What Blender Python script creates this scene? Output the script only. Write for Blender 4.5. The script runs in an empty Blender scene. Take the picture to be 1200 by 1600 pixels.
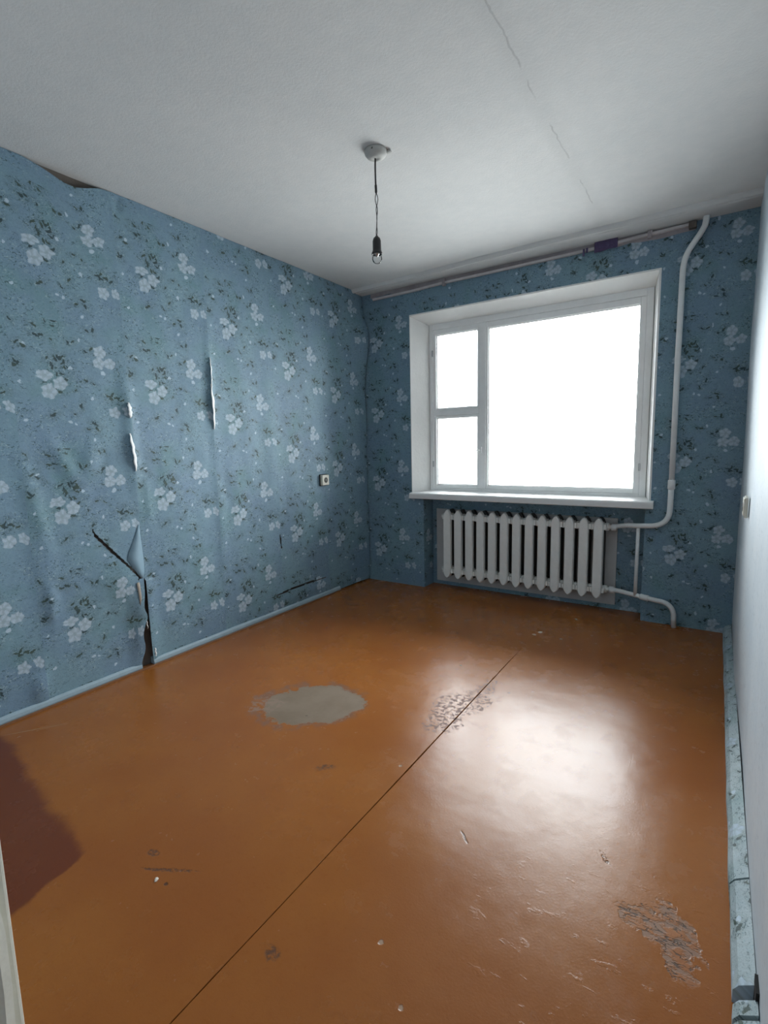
import bpy, bmesh, math, random
from mathutils import Vector, Matrix, noise
random.seed(7)
SC = bpy.context.scene
COL = SC.collection
H = 2.5          # ceiling height
W = 2.746        # right wall
YF = -3.478      # room face of the front (door) wall

# ------------------------------------------------------------------ camera
F_PX, YAW, PITCH, ROLL = 781.24, 0.5867, -0.1305, -0.0221
CAM = Vector((2.6145, -3.6531, 1.2027))
fw = Vector((-math.sin(YAW)*math.cos(PITCH), math.cos(YAW)*math.cos(PITCH), math.sin(PITCH)))
rt = Vector((math.cos(YAW), math.sin(YAW), 0)); up = rt.cross(fw)
c_, s_ = math.cos(ROLL), math.sin(ROLL)
r2 = rt*c_ + up*s_; u2 = up*c_ - rt*s_
cd = bpy.data.cameras.new('camera'); cam = bpy.data.objects.new('camera', cd); COL.objects.link(cam)
cam.matrix_world = Matrix(((r2.x, u2.x, -fw.x, CAM.x), (r2.y, u2.y, -fw.y, CAM.y), (r2.z, u2.z, -fw.z, CAM.z), (0, 0, 0, 1)))
cd.sensor_fit = 'VERTICAL'; cd.sensor_height = 36; cd.sensor_width = 27; cd.lens = F_PX*36/1600
cd.clip_start = 0.01
SC.camera = cam

# ------------------------------------------------------------------ sky, exposure
SKY = 21.0
world = bpy.data.worlds.new('overcast_sky'); SC.world = world; world.use_nodes = True
nt = world.node_tree; nt.nodes.clear()
wo = nt.nodes.new('ShaderNodeOutputWorld'); bg = nt.nodes.new('ShaderNodeBackground')
tc = nt.nodes.new('ShaderNodeTexCoord'); sx = nt.nodes.new('ShaderNodeSeparateXYZ')
mr = nt.nodes.new('ShaderNodeMapRange'); mr.inputs[1].default_value = -0.35; mr.inputs[2].default_value = 0.15
mr.interpolation_type = 'SMOOTHSTEP'
mx = nt.nodes.new('ShaderNodeMix'); mx.data_type = 'RGBA'
mx.inputs[6].default_value = (0.50, 0.52, 0.52, 1); mx.inputs[7].default_value = (0.93, 0.975, 1.0, 1)
nt.links.new(tc.outputs['Generated'], sx.inputs[0]); nt.links.new(sx.outputs[2], mr.inputs[0])
nt.links.new(mr.outputs[0], mx.inputs[0]); nt.links.new(mx.outputs[2], bg.inputs[0])
bg.inputs[1].default_value = SKY
nt.links.new(bg.outputs[0], wo.inputs[0])
ld = bpy.data.lights.new('window_portal', 'AREA'); ld.shape = 'RECTANGLE'; ld.size = 1.75; ld.size_y = 1.45
ld.cycles.is_portal = True
lo = bpy.data.objects.new('window_portal', ld); COL.objects.link(lo)
lo.location = (1.4, 0.34, 1.5); lo.rotation_euler = (-math.pi/2, 0, 0)
vs = SC.view_settings
vs.view_transform = 'Standard'; vs.look = 'None'; vs.gamma = 1.0; vs.use_curve_mapping = False
vs.exposure = 0.0

# ------------------------------------------------------------------ helpers
def link(name, me, mat=None, parent=None, smooth=False):
    o = bpy.data.objects.new(name, me); COL.objects.link(o)
    if mat is not None and not me.materials: me.materials.append(mat)
    if parent is not None: o.parent = parent
    if smooth:
        me.shade_smooth()
    return o
def from_bm(name, bm, mat, parent=None, smooth=False):
    me = bpy.data.meshes.new(name); bm.normal_update(); bm.to_mesh(me); bm.free()
    return link(name, me, mat, parent, smooth)
def pyd(name, v, f, mat, parent=None, smooth=False):
    me = bpy.data.meshes.new(name); me.from_pydata(v, [], f); me.update()
    return link(name, me, mat, parent, smooth)
def add_box(bm, x0, x1, y0, y1, z0, z1):
    vs_ = [bm.verts.new((x, y, z)) for x in (x0, x1) for y in (y0, y1) for z in (z0, z1)]
    idx = [(0,1,3,2),(4,6,7,5),(0,4,5,1),(2,3,7,6),(0,2,6,4),(1,5,7,3)]
    fs = [bm.faces.new([vs_[i] for i in q]) for q in idx]
    return vs_, fs
def box(name, x0, x1, y0, y1, z0, z1, mat, parent=None, bev=0.0, seg=2):
    bm = bmesh.new(); add_box(bm, x0, x1, y0, y1, z0, z1)
    bmesh.ops.recalc_face_normals(bm, faces=bm.faces)
    if bev: bmesh.ops.bevel(bm, geom=bm.edges[:], offset=bev, segments=seg, affect='EDGES', profile=0.5)
    return from_bm(name, bm, mat, parent)
def empty(name, loc=(0, 0, 0)):
    o = bpy.data.objects.new(name, None); COL.objects.link(o); o.location = loc; o.empty_display_size = .05
    return o
def tag(o, label, cat, group=None):
    o['label'] = label; o['category'] = cat
    if group: o['group'] = group
    return o
def struct(o, label=None, cat=None):
    o['kind'] = 'structure'
    if label: o['label'] = label
    if cat: o['category'] = cat
    return o
def add_tube(bm, pts, rad, n=12, cap=True):
    pts = [Vector(p) for p in pts]; rads = rad if isinstance(rad, (list, tuple)) else [rad]*len(pts)
    rings = []; ref = None
    for i, p in enumerate(pts):
        t = (pts[min(i+1, len(pts)-1)] - pts[max(i-1, 0)]).normalized()
        if ref is None:
            ref = Vector((1, 0, 0)) if abs(t.x) < .8 else Vector((0, 1, 0))
        a = (ref - t*ref.dot(t)).normalized(); ref = a; b = t.cross(a)
        rings.append([bm.verts.new(p + (a*math.cos(k*2*math.pi/n) + b*math.sin(k*2*math.pi/n))*rads[i]) for k in range(n)])
    for i in range(len(rings)-1):
        for k in range(n):
            bm.faces.new((rings[i][k], rings[i][(k+1) % n], rings[i+1][(k+1) % n], rings[i+1][k]))
    if cap:
        bm.faces.new(rings[0][::-1]); bm.faces.new(rings[-1])
def tube(name, pts, rad, mat, parent=None, n=12):
    bm = bmesh.new(); add_tube(bm, pts, rad, n); bmesh.ops.recalc_face_normals(bm, faces=bm.faces)
    return from_bm(name, bm, mat, parent, True)
def lathe(name, prof, mat, parent=None, n=32, loc=(0, 0, 0), axis='Z'):
    bm = bmesh.new(); rings = []
    for r, z in prof:
        if r < 1e-6: rings.append([bm.verts.new((0, 0, z))])
        else: rings.append([bm.verts.new((r*math.cos(k*2*math.pi/n), r*math.sin(k*2*math.pi/n), z)) for k in range(n)])
    for a, b in zip(rings, rings[1:]):
        for k in range(n):
            k2 = (k+1) % n
            if len(a) == 1 and len(b) == 1: continue
            if len(a) == 1: bm.faces.new((a[0], b[k2], b[k]))
            elif len(b) == 1: bm.faces.new((a[k], a[k2], b[0]))
            else: bm.faces.new((a[k], a[k2], b[k2], b[k]))
    M = Matrix.Identity(4)
    if axis == 'X': M = Matrix.Rotation(math.pi/2, 4, 'Y')
    if axis == '-X': M = Matrix.Rotation(-math.pi/2, 4, 'Y')
    bmesh.ops.transform(bm, matrix=Matrix.Translation(loc) @ M, verts=bm.verts)
    bmesh.ops.recalc_face_normals(bm, faces=bm.faces)
    return from_bm(name, bm, mat, parent, True)
def arc(p0, p1, p2, n=8):     # quadratic bezier
    p0, p1, p2 = map(Vector, (p0, p1, p2)); out = []
    for i in range(n+1):
        t = i/n; out.append(p0*(1-t)**2 + p1*2*t*(1-t) + p2*t*t)
    return out

# ------------------------------------------------------------------ node helpers
class N:
    def __init__(s, tree): s.t = tree
    def new(s, typ, **k):
        n = s.t.nodes.new(typ)
        for a, b in k.items(): setattr(n, a, b)
        return n
    def put(s, sock, v):
        if isinstance(v, bpy.types.NodeSocket): s.t.links.new(v, sock)
        else: sock.default_value = v
    def m(s, op, a, b=None, c=None, clamp=False):
        n = s.new('ShaderNodeMath', operation=op, use_clamp=clamp); s.put(n.inputs[0], a)
        if b is not None: s.put(n.inputs[1], b)
        if c is not None: s.put(n.inputs[2], c)
        return n.outputs[0]
    def v(s, op, a, b=None):
        n = s.new('ShaderNodeVectorMath', operation=op); s.put(n.inputs[0], a)
        if b is not None: s.put(n.inputs[1], b)
        return n.outputs['Value'] if op in ('LENGTH', 'DISTANCE', 'DOT_PRODUCT') else n.outputs['Vector']
    def step(s, x, lo_, hi):      # 1 below lo, 0 above hi
        n = s.new('ShaderNodeMapRange', interpolation_type='SMOOTHSTEP'); s.put(n.inputs[0], x)
        n.inputs[1].default_value = lo_; n.inputs[2].default_value = hi
        n.inputs[3].default_value = 1; n.inputs[4].default_value = 0
        return n.outputs[0]
    def rise(s, x, lo_, hi):
        n = s.new('ShaderNodeMapRange', interpolation_type='SMOOTHSTEP'); s.put(n.inputs[0], x)
        n.inputs[1].default_value = lo_; n.inputs[2].default_value = hi
        return n.outputs[0]
    def noise(s, vec, scale, detail=2, rough=.5, dist=0, col=False):
        n = s.new('ShaderNodeTexNoise'); s.put(n.inputs['Vector'], vec)
        n.inputs['Scale'].default_value = scale; n.inputs['Detail'].default_value = detail
        n.inputs['Roughness'].default_value = rough; n.inputs['Distortion'].default_value = dist
        return n.outputs['Color'] if col else n.outputs['Fac']
    def mix(s, f, a, b):
        n = s.new('ShaderNodeMix', data_type='RGBA'); s.put(n.inputs[0], f)
        for q, w in ((6, a), (7, b)):
            s.put(n.inputs[q], w if isinstance(w, bpy.types.NodeSocket) else (*w, 1) if len(w) == 3 else w)
        return n.outputs[2]
    def mapping(s, vec, loc, rot, sc):
        n = s.new('ShaderNodeMapping', vector_type='TEXTURE'); s.put(n.inputs[0], vec)
        n.inputs[1].default_value = (loc[0], loc[1], loc[2] if len(loc) > 2 else 0)
        n.inputs[2].default_value = (0, 0, rot); n.inputs[3].default_value = (sc[0], sc[1], sc[2] if len(sc) > 2 else 1)
        return n.outputs[0]
    def bump(s, h, strength, dist):
        n = s.new('ShaderNodeBump'); s.put(n.inputs['Height'], h)
        n.inputs['Strength'].default_value = strength; n.inputs['Distance'].default_value = dist
        return n.outputs[0]
    def combine(s, x, y, z=0.0):
        n = s.new('ShaderNodeCombineXYZ')
        for i, w in enumerate((x, y, z)): s.put(n.inputs[i], w)
        return n.outputs[0]
def mat_new(name):
    m = bpy.data.materials.new(name); m.use_nodes = True
    t = m.node_tree; b = t.nodes['Principled BSDF']
    return m, N(t), b
def simple(name, col, rough=.5, metal=0, nscale=30, nvar=.12, bump=.0, bscale=60, spec=.5):
    m, n, b = mat_new(name)
    g = n.new('ShaderNodeTexCoord').outputs['Object']
    f = n.noise(g, nscale, 4, .6)
    dark = tuple(c*(1-nvar) for c in col); lite = tuple(min(1, c*(1+nvar)) for c in col)
    n.put(b.inputs['Base Color'], n.mix(f, dark, lite))
    b.inputs['Roughness'].default_value = rough; b.inputs['Metallic'].default_value = metal
    b.inputs['Specular IOR Level'].default_value = spec
    if bump: n.put(b.inputs['Normal'], n.bump(n.noise(g, bscale, 3, .6), bump, .01))
    return m

# ------------------------------------------------------------------ wallpaper print
TU, TV = .525, .5905
BASE_A = (.168, .268, .378); BASE_B = (.192, .320, .390)
FLOWER = (.47, .585, .68)
def wallpaper_material(name, base_a=BASE_A, base_b=BASE_B, rough=.58):
    m, n, b = mat_new(name)
    uv = n.new('ShaderNodeUVMap'); uv.uv_map = 'paper'
    fr = n.v('FRACTION', uv.outputs[0])
    t0 = n.v('MULTIPLY', fr, (TU, TV, 1))
    world_uv = n.v('MULTIPLY', uv.outputs[0], (TU, TV, 1))
    wob = n.v('MULTIPLY', n.v('SUBTRACT', n.noise(world_uv, 40, 3, .6, col=True), (.5, .5, .5)), (.030, .030, 0))
    t = n.v('ADD', t0, wob)
    def z2(zx, zy): return ((zx/9.23+200-243)/270+.165, .30-(zy/9.23+520-612)/310)
    B = (.165, .30); A = (.41, .444); Cc = (.478, .180)
    fl = [(B, -.033, .036, .033, .021, 0.2), (B, .033, .002, .029, .029, .9), (B, -.019, -.036, .031, .034, .4),
          (A, -.015, .028, .027, .026, .1), (A, -.023, -.026, .027, .026, .6), (A, .031, -.022, .026, .025, 1.1),
          (Cc, -.034, -.003, .025, .028, .3), (Cc, .026, .004, .018, .027, .7)]
    acc = None; shade = None
    for c, dx, dy, rx, ry, ro in fl:
        mp = n.mapping(t, (c[0]+dx, c[1]+dy), ro*.6, (rx*1.1, ry*1.1))
        sp = n.new('ShaderNodeSeparateXYZ'); n.put(sp.inputs[0], mp)
        ang = n.m('ARCTAN2', sp.outputs[1], sp.outputs[0])
        pet = n.m('ABSOLUTE', n.m('COSINE', n.m('MULTIPLY_ADD', ang, 2.5, ro)))
        r = n.m('MULTIPLY_ADD', pet, -.20, n.m('ADD', n.v('LENGTH', mp), .08))
        acc = r if acc is None else n.m('MINIMUM', acc, r)
        ln = n.m('MULTIPLY', n.m('POWER', pet, 3), 1.0)
        inr = n.m('MULTIPLY', n.step(r, .8, 1.0), ln)
        shade = inr if shade is None else n.m('MAXIMUM', shade, inr)
    core = n.step(acc, .17, .26)
    fmask = n.step(acc, .82, 1.0)
    # buds
    dots = [((A[0]-.007, A[1]-.074), .012, .011), (z2(605, 625), .0085, .009), (z2(545, 1355), .011, .009), (z2(825, 1015), .009, .010),
            (z2(60, 860), .007, .008), ((.06, .47), .009, .008), ((.30, .52), .006, .013), ((.04, .13), .009, .009), ((.33, .04), .008, .009), ((.25, .115), .008, .007)]
    dacc = None
    for c, rx, ry in dots:
        r = n.v('LENGTH', n.mapping(t, c, 0, (rx, ry)))
        dacc = r if dacc is None else n.m('MINIMUM', dacc, r)
    dmask = n.step(dacc, .75, 1.05)
    # leaves
    rnd = random.Random(3)
    marks = [(540,795,1.7),(465,950,1.3),(440,910,.9),(480,490,1.2),(520,480,1.2),(540,530,1.2),(390,570,1),(400,600,1),(575,605,.8),(460,720,1),(500,715,1),
             (30,90,1),(260,110,1.3),(265,240,1.4),(320,230,1.2),(425,275,1),(70,360,1.3),(125,400,1.3),(470,20,1.3),(455,90,1),(380,40,1),
             (600,260,1.1),(665,265,1.1),(840,75,1),(910,60,1.1),(870,325,1.4),(960,380,1.2),(800,370,1),(910,550,1),(770,770,1),(865,810,.9),
             (690,1125,1.3),(370,1260,1.5),(645,910,.9),(610,1245,.8),(830,1370,1.3),(745,1440,1),(850,1440,1.3),(315,830,1),(30,600,1.3),(60,625,1.2),(20,640,1.1)]
    lv = [(z2(a, c), s) for a, c, s in marks]
    lv += [((Cc[0]-.03+rnd.uniform(-.03, .05), Cc[1]+.06+rnd.uniform(-.02, .025)), rnd.uniform(1, 1.5)) for _ in range(7)]
    lv += [((B[0]+.02+rnd.uniform(-.04, .05), B[1]+.10+rnd.uniform(-.025, .03)), rnd.uniform(1, 1.5)) for _ in range(6)]
    lacc = None
    for c, s in lv:
        c = (c[0] % TU, c[1] % TV); a = rnd.uniform(0, 3.1)
        r = n.v('LENGTH', n.mapping(t, c, a, (.0105*s, .0045*s)))
        lacc = r if lacc is None else n.m('MINIMUM', lacc, r)
    lmask = n.step(lacc, .75, 1.1)
    halo = n.step(lacc, 1.2, 5.0)
    # fine engraved swirls and mottling
    n1 = n.noise(world_uv, 38, 2, .5, .8); n2 = n.noise(world_uv, 62, 2, .5, 1.2)
    l1 = n.step(n.m('ABSOLUTE', n.m('SUBTRACT', n1, .5)), .004, .016)
    l2 = n.step(n.m('ABSOLUTE', n.m('SUBTRACT', n2, .47)), .006, .02)
    mott = n.noise(world_uv, 2.3, 4, .6); mott = n.rise(mott, .3, .7)
    col = n.mix(mott, base_a, base_b)
    olive = n.mix(.5, col, (.06, .10, .07))
    col = n.mix(n.m('MULTIPLY', halo, .45), col, olive)
    near = n.m('MULTIPLY_ADD', halo, .45, .32)
    col = n.mix(n.m('MULTIPLY', l1, near), col, (.22, .33, .37))
    col = n.mix(n.m('MULTIPLY', l2, n.m('MULTIPLY', near, .8)), col, (.03, .06, .07))
    spk = n.noise(world_uv, 260, 2, .7)
    col = n.mix(n.m('MULTIPLY', n.rise(spk, .45, .75), .25), col, (.24, .34, .38))
    grn = n.rise(n.noise(world_uv, 3.7, 3, .6), .50, .72)
    col = n.mix(n.m('MULTIPLY', grn, .55), col, (.125, .255, .265))
    clus = n.m('MAXIMUM', .25, n.m('MAXIMUM', n.m('MULTIPLY', n.rise(n.noise(world_uv, 8.5, 3, .6), .40, .56), .9), halo))
    mk = n.m('MULTIPLY', n.rise(n.noise(n.v('MULTIPLY', world_uv, (1, 1.5, 1)), 62, 3, .65, 1.4), .56, .62), clus)
    lt = n.m('MULTIPLY', n.rise(n.noise(n.v('ADD', world_uv, (3.1, 1.7, 0)), 95, 2, .6, 1.2), .58, .64), clus)
    col = n.mix(n.m('MULTIPLY', lt, .7), col, (.34, .46, .50))
    col = n.mix(n.m('MULTIPLY', mk, .9), col, (.038, .085, .090))
    leafc = n.mix(n.rise(n.noise(world_uv, 21, 1), .42, .6), (.020, .045, .050), (.040, .068, .048))
    col = n.mix(n.m('MULTIPLY', lmask, .9), col, leafc)
    fcol = n.mix(n.m('MULTIPLY', shade, .5), tuple(c*.76 for c in FLOWER), tuple(min(1, c*1.16) for c in FLOWER))
    fcol = n.mix(n.m('MULTIPLY', core, .35), fcol, (.16, .24, .25))
    col = n.mix(n.m('MULTIPLY', dmask, .85), col, FLOWER)
    col = n.mix(n.m('MULTIPLY', fmask, .9), col, fcol)
    n.put(b.inputs['Base Color'], col)
    b.inputs['Roughness'].default_value = rough
    b.inputs['Specular IOR Level'].default_value = .4
    hgt = n.m('ADD', n.m('MULTIPLY', n.noise(world_uv, 170, 3, .6), .5), n.m('MULTIPLY', n.noise(world_uv, 12, 3, .5), 2.0))
    hgt = n.m('SUBTRACT', hgt, n.m('MULTIPLY', fmask, .25))
    n.put(b.inputs['Normal'], n.bump(hgt, .35, .004))
    return m
M_paper = wallpaper_material('blue_floral_wallpaper')
# roll layout: (seam position, z of the B bouquet) per roll
L_SEAM0 = -2.145                       # a seam on the left wall, pitch TU
L_ZB = {-3: 1.53, -2: 1.53, -1: 1.527, 0: 1.531, 1: 1.369, 2: 1.758, 3: 1.626, 4: 1.4}
def uv_left(y, z, k):
    return ((y - (L_SEAM0 + k*TU))/TU + 0.0, (z - L_ZB[k] + .30)/TV + 20)
def uv_back(x, z):
    if x < 1.4: u = (x + .02)/TU; zb = 1.476
    else: u = (x - 2.255)/TU + 20; zb = 1.655
    return (u, (z - zb + .30)/TV + 20)
def uv_right(y, z): return (y/TU + 40.3, (z - 1.2)/TV + 20)
def set_uv(o, fn):
    me = o.data; l = me.uv_layers.new(name='paper')
    for p in me.polygons:
        for li in p.loop_indices:
            co = me.vertices[me.loops[li].vertex_index].co
            l.data[li].uv = fn(co, p.normal, p.center)

# ------------------------------------------------------------------ other materials
def plaster_material(name, col, var=.1, rough=.85):
    m, n, b = mat_new(name)
    g = n.new('ShaderNodeTexCoord').outputs['Object']
    f = n.noise(g, 1.4, 5, .6); f2 = n.noise(g, 9, 4, .6)
    k = n.m('ADD', n.m('MULTIPLY', n.rise(f, .3, .7), .6), n.m('MULTIPLY', n.rise(f2, .3, .7), .4))
    n.put(b.inputs['Base Color'], n.mix(k, tuple(c*(1-var) for c in col), tuple(min(1, c*(1+var)) for c in col)))
    b.inputs['Roughness'].default_value = rough
    h = n.m('ADD', n.noise(g, 60, 4, .65), n.m('MULTIPLY', n.noise(g, 6, 3, .5), 2.0))
    n.put(b.inputs['Normal'], n.bump(h, .25, .006))
    return m
def ceiling_material():
    m, n, b = mat_new('whitewashed_ceiling')
    g = n.new('ShaderNodeNewGeometry').outputs['Position']
    f = n.noise(g, 1.1, 5, .6); f2 = n.noise(g, 14, 4, .7)
    k = n.m('ADD', n.m('MULTIPLY', n.rise(f, .3, .7), .6), n.m('MULTIPLY', n.rise(f2, .3, .7), .4))
    col = n.mix(k, (.65, .665, .665), (.73, .73, .72))
    sp = n.new('ShaderNodeSeparateXYZ'); n.put(sp.inputs[0], g)
    wob = n.m('MULTIPLY', n.m('SUBTRACT', n.noise(g, 7, 3, .6), .5), .035)
    d = n.m('ABSOLUTE', n.m('SUBTRACT', n.m('ADD', sp.outputs[0], wob), 1.972))
    crack = n.m('MULTIPLY', n.step(d, .0012, .005), n.rise(n.noise(g, 2.6, 2, .5), .47, .56))
    col = n.mix(n.m('MULTIPLY', crack, .28), col, (.20, .20, .20))
    sm = n.m('MULTIPLY', n.step(d, .01, .07), .12)
    col = n.mix(sm, col, (.42, .43, .43))
    n.put(b.inputs['Base Color'], col); b.inputs['Roughness'].default_value = .9
    h = n.m('ADD', n.noise(g, 90, 4, .7), n.m('MULTIPLY', n.noise(g, 5, 3, .5), 2.5))
    h = n.m('SUBTRACT', h, crack)
    n.put(b.inputs['Normal'], n.bump(h, .22, .006))
    return m
def floor_material():
    m, n, b = mat_new('orange_brown_floor_paint')
    g = n.new('ShaderNodeNewGeometry').outputs['Position']
    f = n.noise(g, 1.6, 4, .6); fine = n.noise(g, 55, 4, .7); mid = n.noise(g, 9, 4, .65)
    col = n.mix(n.rise(f, .3, .7), (.300, .094, .019), (.350, .122, .024))
    col = n.mix(n.m('MULTIPLY', n.rise(fine, .5, .75), .35), col, (.25, .07, .010))
    w1 = n.v('MULTIPLY', n.v('SUBTRACT', n.noise(g, 9, 4, .65, col=True), (.5, .5, .5)), (.16, .16, 0))
    w2 = n.v('MULTIPLY', n.v('SUBTRACT', n.noise(g, 30, 3, .65, col=True), (.5, .5, .5)), (.05, .05, 0))
    gw = n.v('ADD', n.v('ADD', g, w1), w2)
    def blob(c, rot, r, lo_=.85, hi=1.0, src=gw):
        return n.step(n.v('LENGTH', n.mapping(src, (c[0], c[1], 0), rot, (r[0], r[1], 50))), lo_, hi)
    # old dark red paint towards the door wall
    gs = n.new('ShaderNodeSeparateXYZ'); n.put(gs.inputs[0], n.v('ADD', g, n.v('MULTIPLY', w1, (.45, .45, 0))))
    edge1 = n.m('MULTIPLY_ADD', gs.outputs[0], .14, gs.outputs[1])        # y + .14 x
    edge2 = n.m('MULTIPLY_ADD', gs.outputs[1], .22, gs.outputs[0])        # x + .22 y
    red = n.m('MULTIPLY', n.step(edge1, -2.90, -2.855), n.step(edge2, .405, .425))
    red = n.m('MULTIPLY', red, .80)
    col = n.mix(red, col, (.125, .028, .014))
    # bare grey patch
    rim = blob((1.065, -2.0), .60, (.285, .215), .90, 1.06)
    rimn = n.m('MULTIPLY', rim, n.rise(mid, .40, .55))
    col = n.mix(n.m('MULTIPLY', rimn, .7), col, (.21, .12, .085))
    bare = blob((1.085, -1.995), .60, (.25, .185), .92, .98)
    chip = n.m('MULTIPLY', blob((.90, -2.12), .6, (.09, .07)), n.rise(n.noise(g, 40, 3, .6), .45, .55))
    col = n.mix(n.m('MULTIPLY', bare, .95), col, n.mix(n.rise(mid, .3, .7), (.200, .150, .105), (.245, .185, .132)))
    col = n.mix(n.m('MULTIPLY', chip, .7), col, (.30, .20, .15))
    # worn, flaking patch near the right baseboard
    worn = n.m('MAXIMUM', blob((2.60, -2.41), .25, (.045, .11)), blob((2.55, -2.385), -.25, (.11, .03)))
    wn = n.m('MULTIPLY', worn, n.rise(n.noise(n.v('MULTIPLY', g, (1, 1.6, 1)), 22, 4, .7), .44, .56))
    col = n.mix(n.m('MULTIPLY', wn, .6), col, (.23, .165, .13))
    crk = n.m('MULTIPLY', worn, n.step(n.m('ABSOLUTE', n.m('SUBTRACT', n.noise(n.v('MULTIPLY', g, (1, 2.2, 1)), 15, 3, .6), .5)), .006, .022))
    col = n.mix(n.m('MULTIPLY', crk, .8), col, (.05, .03, .02))
    # flaking along the joint
    fj = n.m('MAXIMUM', blob((1.66, -1.72), .1, (.10, .20)), blob((1.73, -1.52), .1, (.06, .20)))
    fjn = n.m('MULTIPLY', fj, n.rise(n.noise(g, 48, 4, .7), .49, .55))
    col = n.mix(n.m('MULTIPLY', fjn, .85), col, (.12, .055, .045))
    # scattered nicks
    vor = n.new('ShaderNodeTexVoronoi'); n.put(vor.inputs['Vector'], n.v('ADD', g, n.v('MULTIPLY', w2, (.3, .3, 0)))); vor.inputs['Scale'].default_value = 7
    pick = n.new('ShaderNodeSeparateColor'); n.put(pick.inputs[0], vor.outputs['Color'])
    nick = n.m('MULTIPLY', n.step(vor.outputs['Distance'], .035, .06), n.m('GREATER_THAN', pick.outputs[0], .72))
    col = n.mix(n.m('MULTIPLY', nick, .8), col, n.mix(n.m('GREATER_THAN', pick.outputs[1], .55), (.06, .035, .025), (.42, .30, .22)))
    nicks = [(1.258, -2.913, .022, .012, .4), (1.44, -2.325, .04, .02, .7), (1.787, -2.937, .025, .02, 0), (2.026, -2.362, .028, .006, -.6), (2.405, -2.216, .03, .008, -.9), (1.355, -2.925, .10, .006, .5)]
    na = None
    for x, y, rx, ry, ro in nicks:
        q = blob((x, y), ro, (rx, ry), .6, 1.1, n.v('ADD', g, n.v('MULTIPLY', w2, (.5, .5, 0))))
        na = q if na is None else n.m('MAXIMUM', na, q)
    na = n.m('MULTIPLY', na, n.rise(n.noise(g, 80, 2, .6), .35, .6))
    col = n.mix(n.m('MULTIPLY', na, .75), col, (.075, .05, .04))
    # pale scratch near the left wall
    sc_ = blob((.18, -2.79), .95, (.14, .0035), .5, 1.1, n.v('ADD', g, n.v('MULTIPLY', w1, (.05, .05, 0))))
    col = n.mix(n.m('MULTIPLY', sc_, .8), col, (.45, .27, .14))
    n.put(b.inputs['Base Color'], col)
    ro = n.m('ADD', n.m('MULTIPLY', n.rise(f, .3, .7), .04), .23)
    ro = n.m('ADD', ro, n.m('MULTIPLY', n.m('MAXIMUM', n.m('MAXIMUM', bare, worn), fjn), .28), clamp=True)
    ro = n.m('ADD', ro, n.m('MULTIPLY', n.rise(mid, .45, .75), .05), clamp=True)
    n.put(b.inputs['Roughness'], ro)
    b.inputs['Specular IOR Level'].default_value = .34
    chipz = n.noise(n.v('MULTIPLY', g, (1, 2, 1)), 16, 5, .65)
    near = n.m('MAXIMUM', blob((2.45, -2.50), .3, (.40, .40), .3, 1.2, g), n.m('MULTIPLY', fj, .6))
    h = n.m('ADD', n.m('MULTIPLY', n.noise(g, 160, 3, .7), .10), n.m('MULTIPLY', n.noise(g, 4, 3, .5), 1.2))
    h = n.m('ADD', h, n.m('MULTIPLY', n.m('MULTIPLY', near, n.rise(chipz, .60, .66)), .10))
    h = n.m('SUBTRACT', h, n.m('MULTIPLY', n.m('ADD', wn, n.m('ADD', bare, na)), .25))
    h = n.m('SUBTRACT', h, n.m('MULTIPLY', n.m('MAXIMUM', crk, nick), .3))
    n.put(b.inputs['Normal'], n.bump(h, .5, .006))
    return m
M_ceil = ceiling_material()
M_floor = floor_material()
M_subfloor = simple('dark_subfloor', (.012, .008, .006), .95, spec=.1)
M_wallbare = plaster_material('bare_brown_plaster', (.13, .11, .095), .25)
M_reveal = plaster_material('white_reveal_plaster', (.86, .86, .84), .04, .6)
M_wood = simple('white_painted_wood', (.92, .92, .91), .38, nscale=14, nvar=.08, bump=.12, bscale=50)
M_sill = simple('white_gloss_sill', (.80, .80, .79), .28, nscale=10, nvar=.05, bump=.06, bscale=25)
M_rad = simple('white_radiator_enamel', (.86, .86, .83), .40, nscale=20, nvar=.10, bump=.15, bscale=45)
M_gapshade = simple('painted_gap_shade', (.05, .048, .045), .7)  # shade of the gaps between radiator sections, painted as a near-black colour
M_pipe = simple('white_pipe_paint', (.84, .86, .86), .38, nscale=20, nvar=.10, bump=.2, bscale=70)
M_panel = simple('grey_white_board', (.52, .52, .52), .6, nscale=9, nvar=.2, bump=.1)
M_black = simple('black_bakelite', (.012, .012, .014), .35, nvar=.2)
M_wire = simple('black_wire', (.015, .014, .014), .55, nvar=.2)
M_rose = simple('off_white_plastic', (.46, .46, .44), .6, nvar=.08)
M_socket = simple('cream_plastic', (.74, .72, .62), .4, nvar=.06)
M_hole = simple('dark_socket_well', (.10, .10, .09), .6)
M_dark = simple('dark_void', (.012, .012, .012), .9)
M_metal = simple('worn_steel', (.55, .55, .55), .35, .9, nvar=.15)
M_paperback = simple('white_paper_back', (.93, .95, .95), .55, nscale=60, nvar=.08)
M_brownpaint = simple('red_brown_skirting_paint', (.20, .075, .022), .45, nvar=.2, bump=.1)
M_rail = simple('weathered_pale_wood_rail', (.62, .58, .58), .6, nscale=12, nvar=.3, bump=.2)
M_purple = simple('dull_purple_fabric', (.10, .075, .16), .9, nscale=50, nvar=.25, bump=.3, bscale=150)
M_jamb = simple('chipped_cream_door_paint', (.84, .82, .72), .5, nscale=7, nvar=.15, bump=.2, bscale=30)
M_hall = plaster_material('hall_plaster', (.76, .76, .74), .1)
M_crumb = simple('pale_plaster_crumb', (.72, .62, .52), .9)
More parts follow.
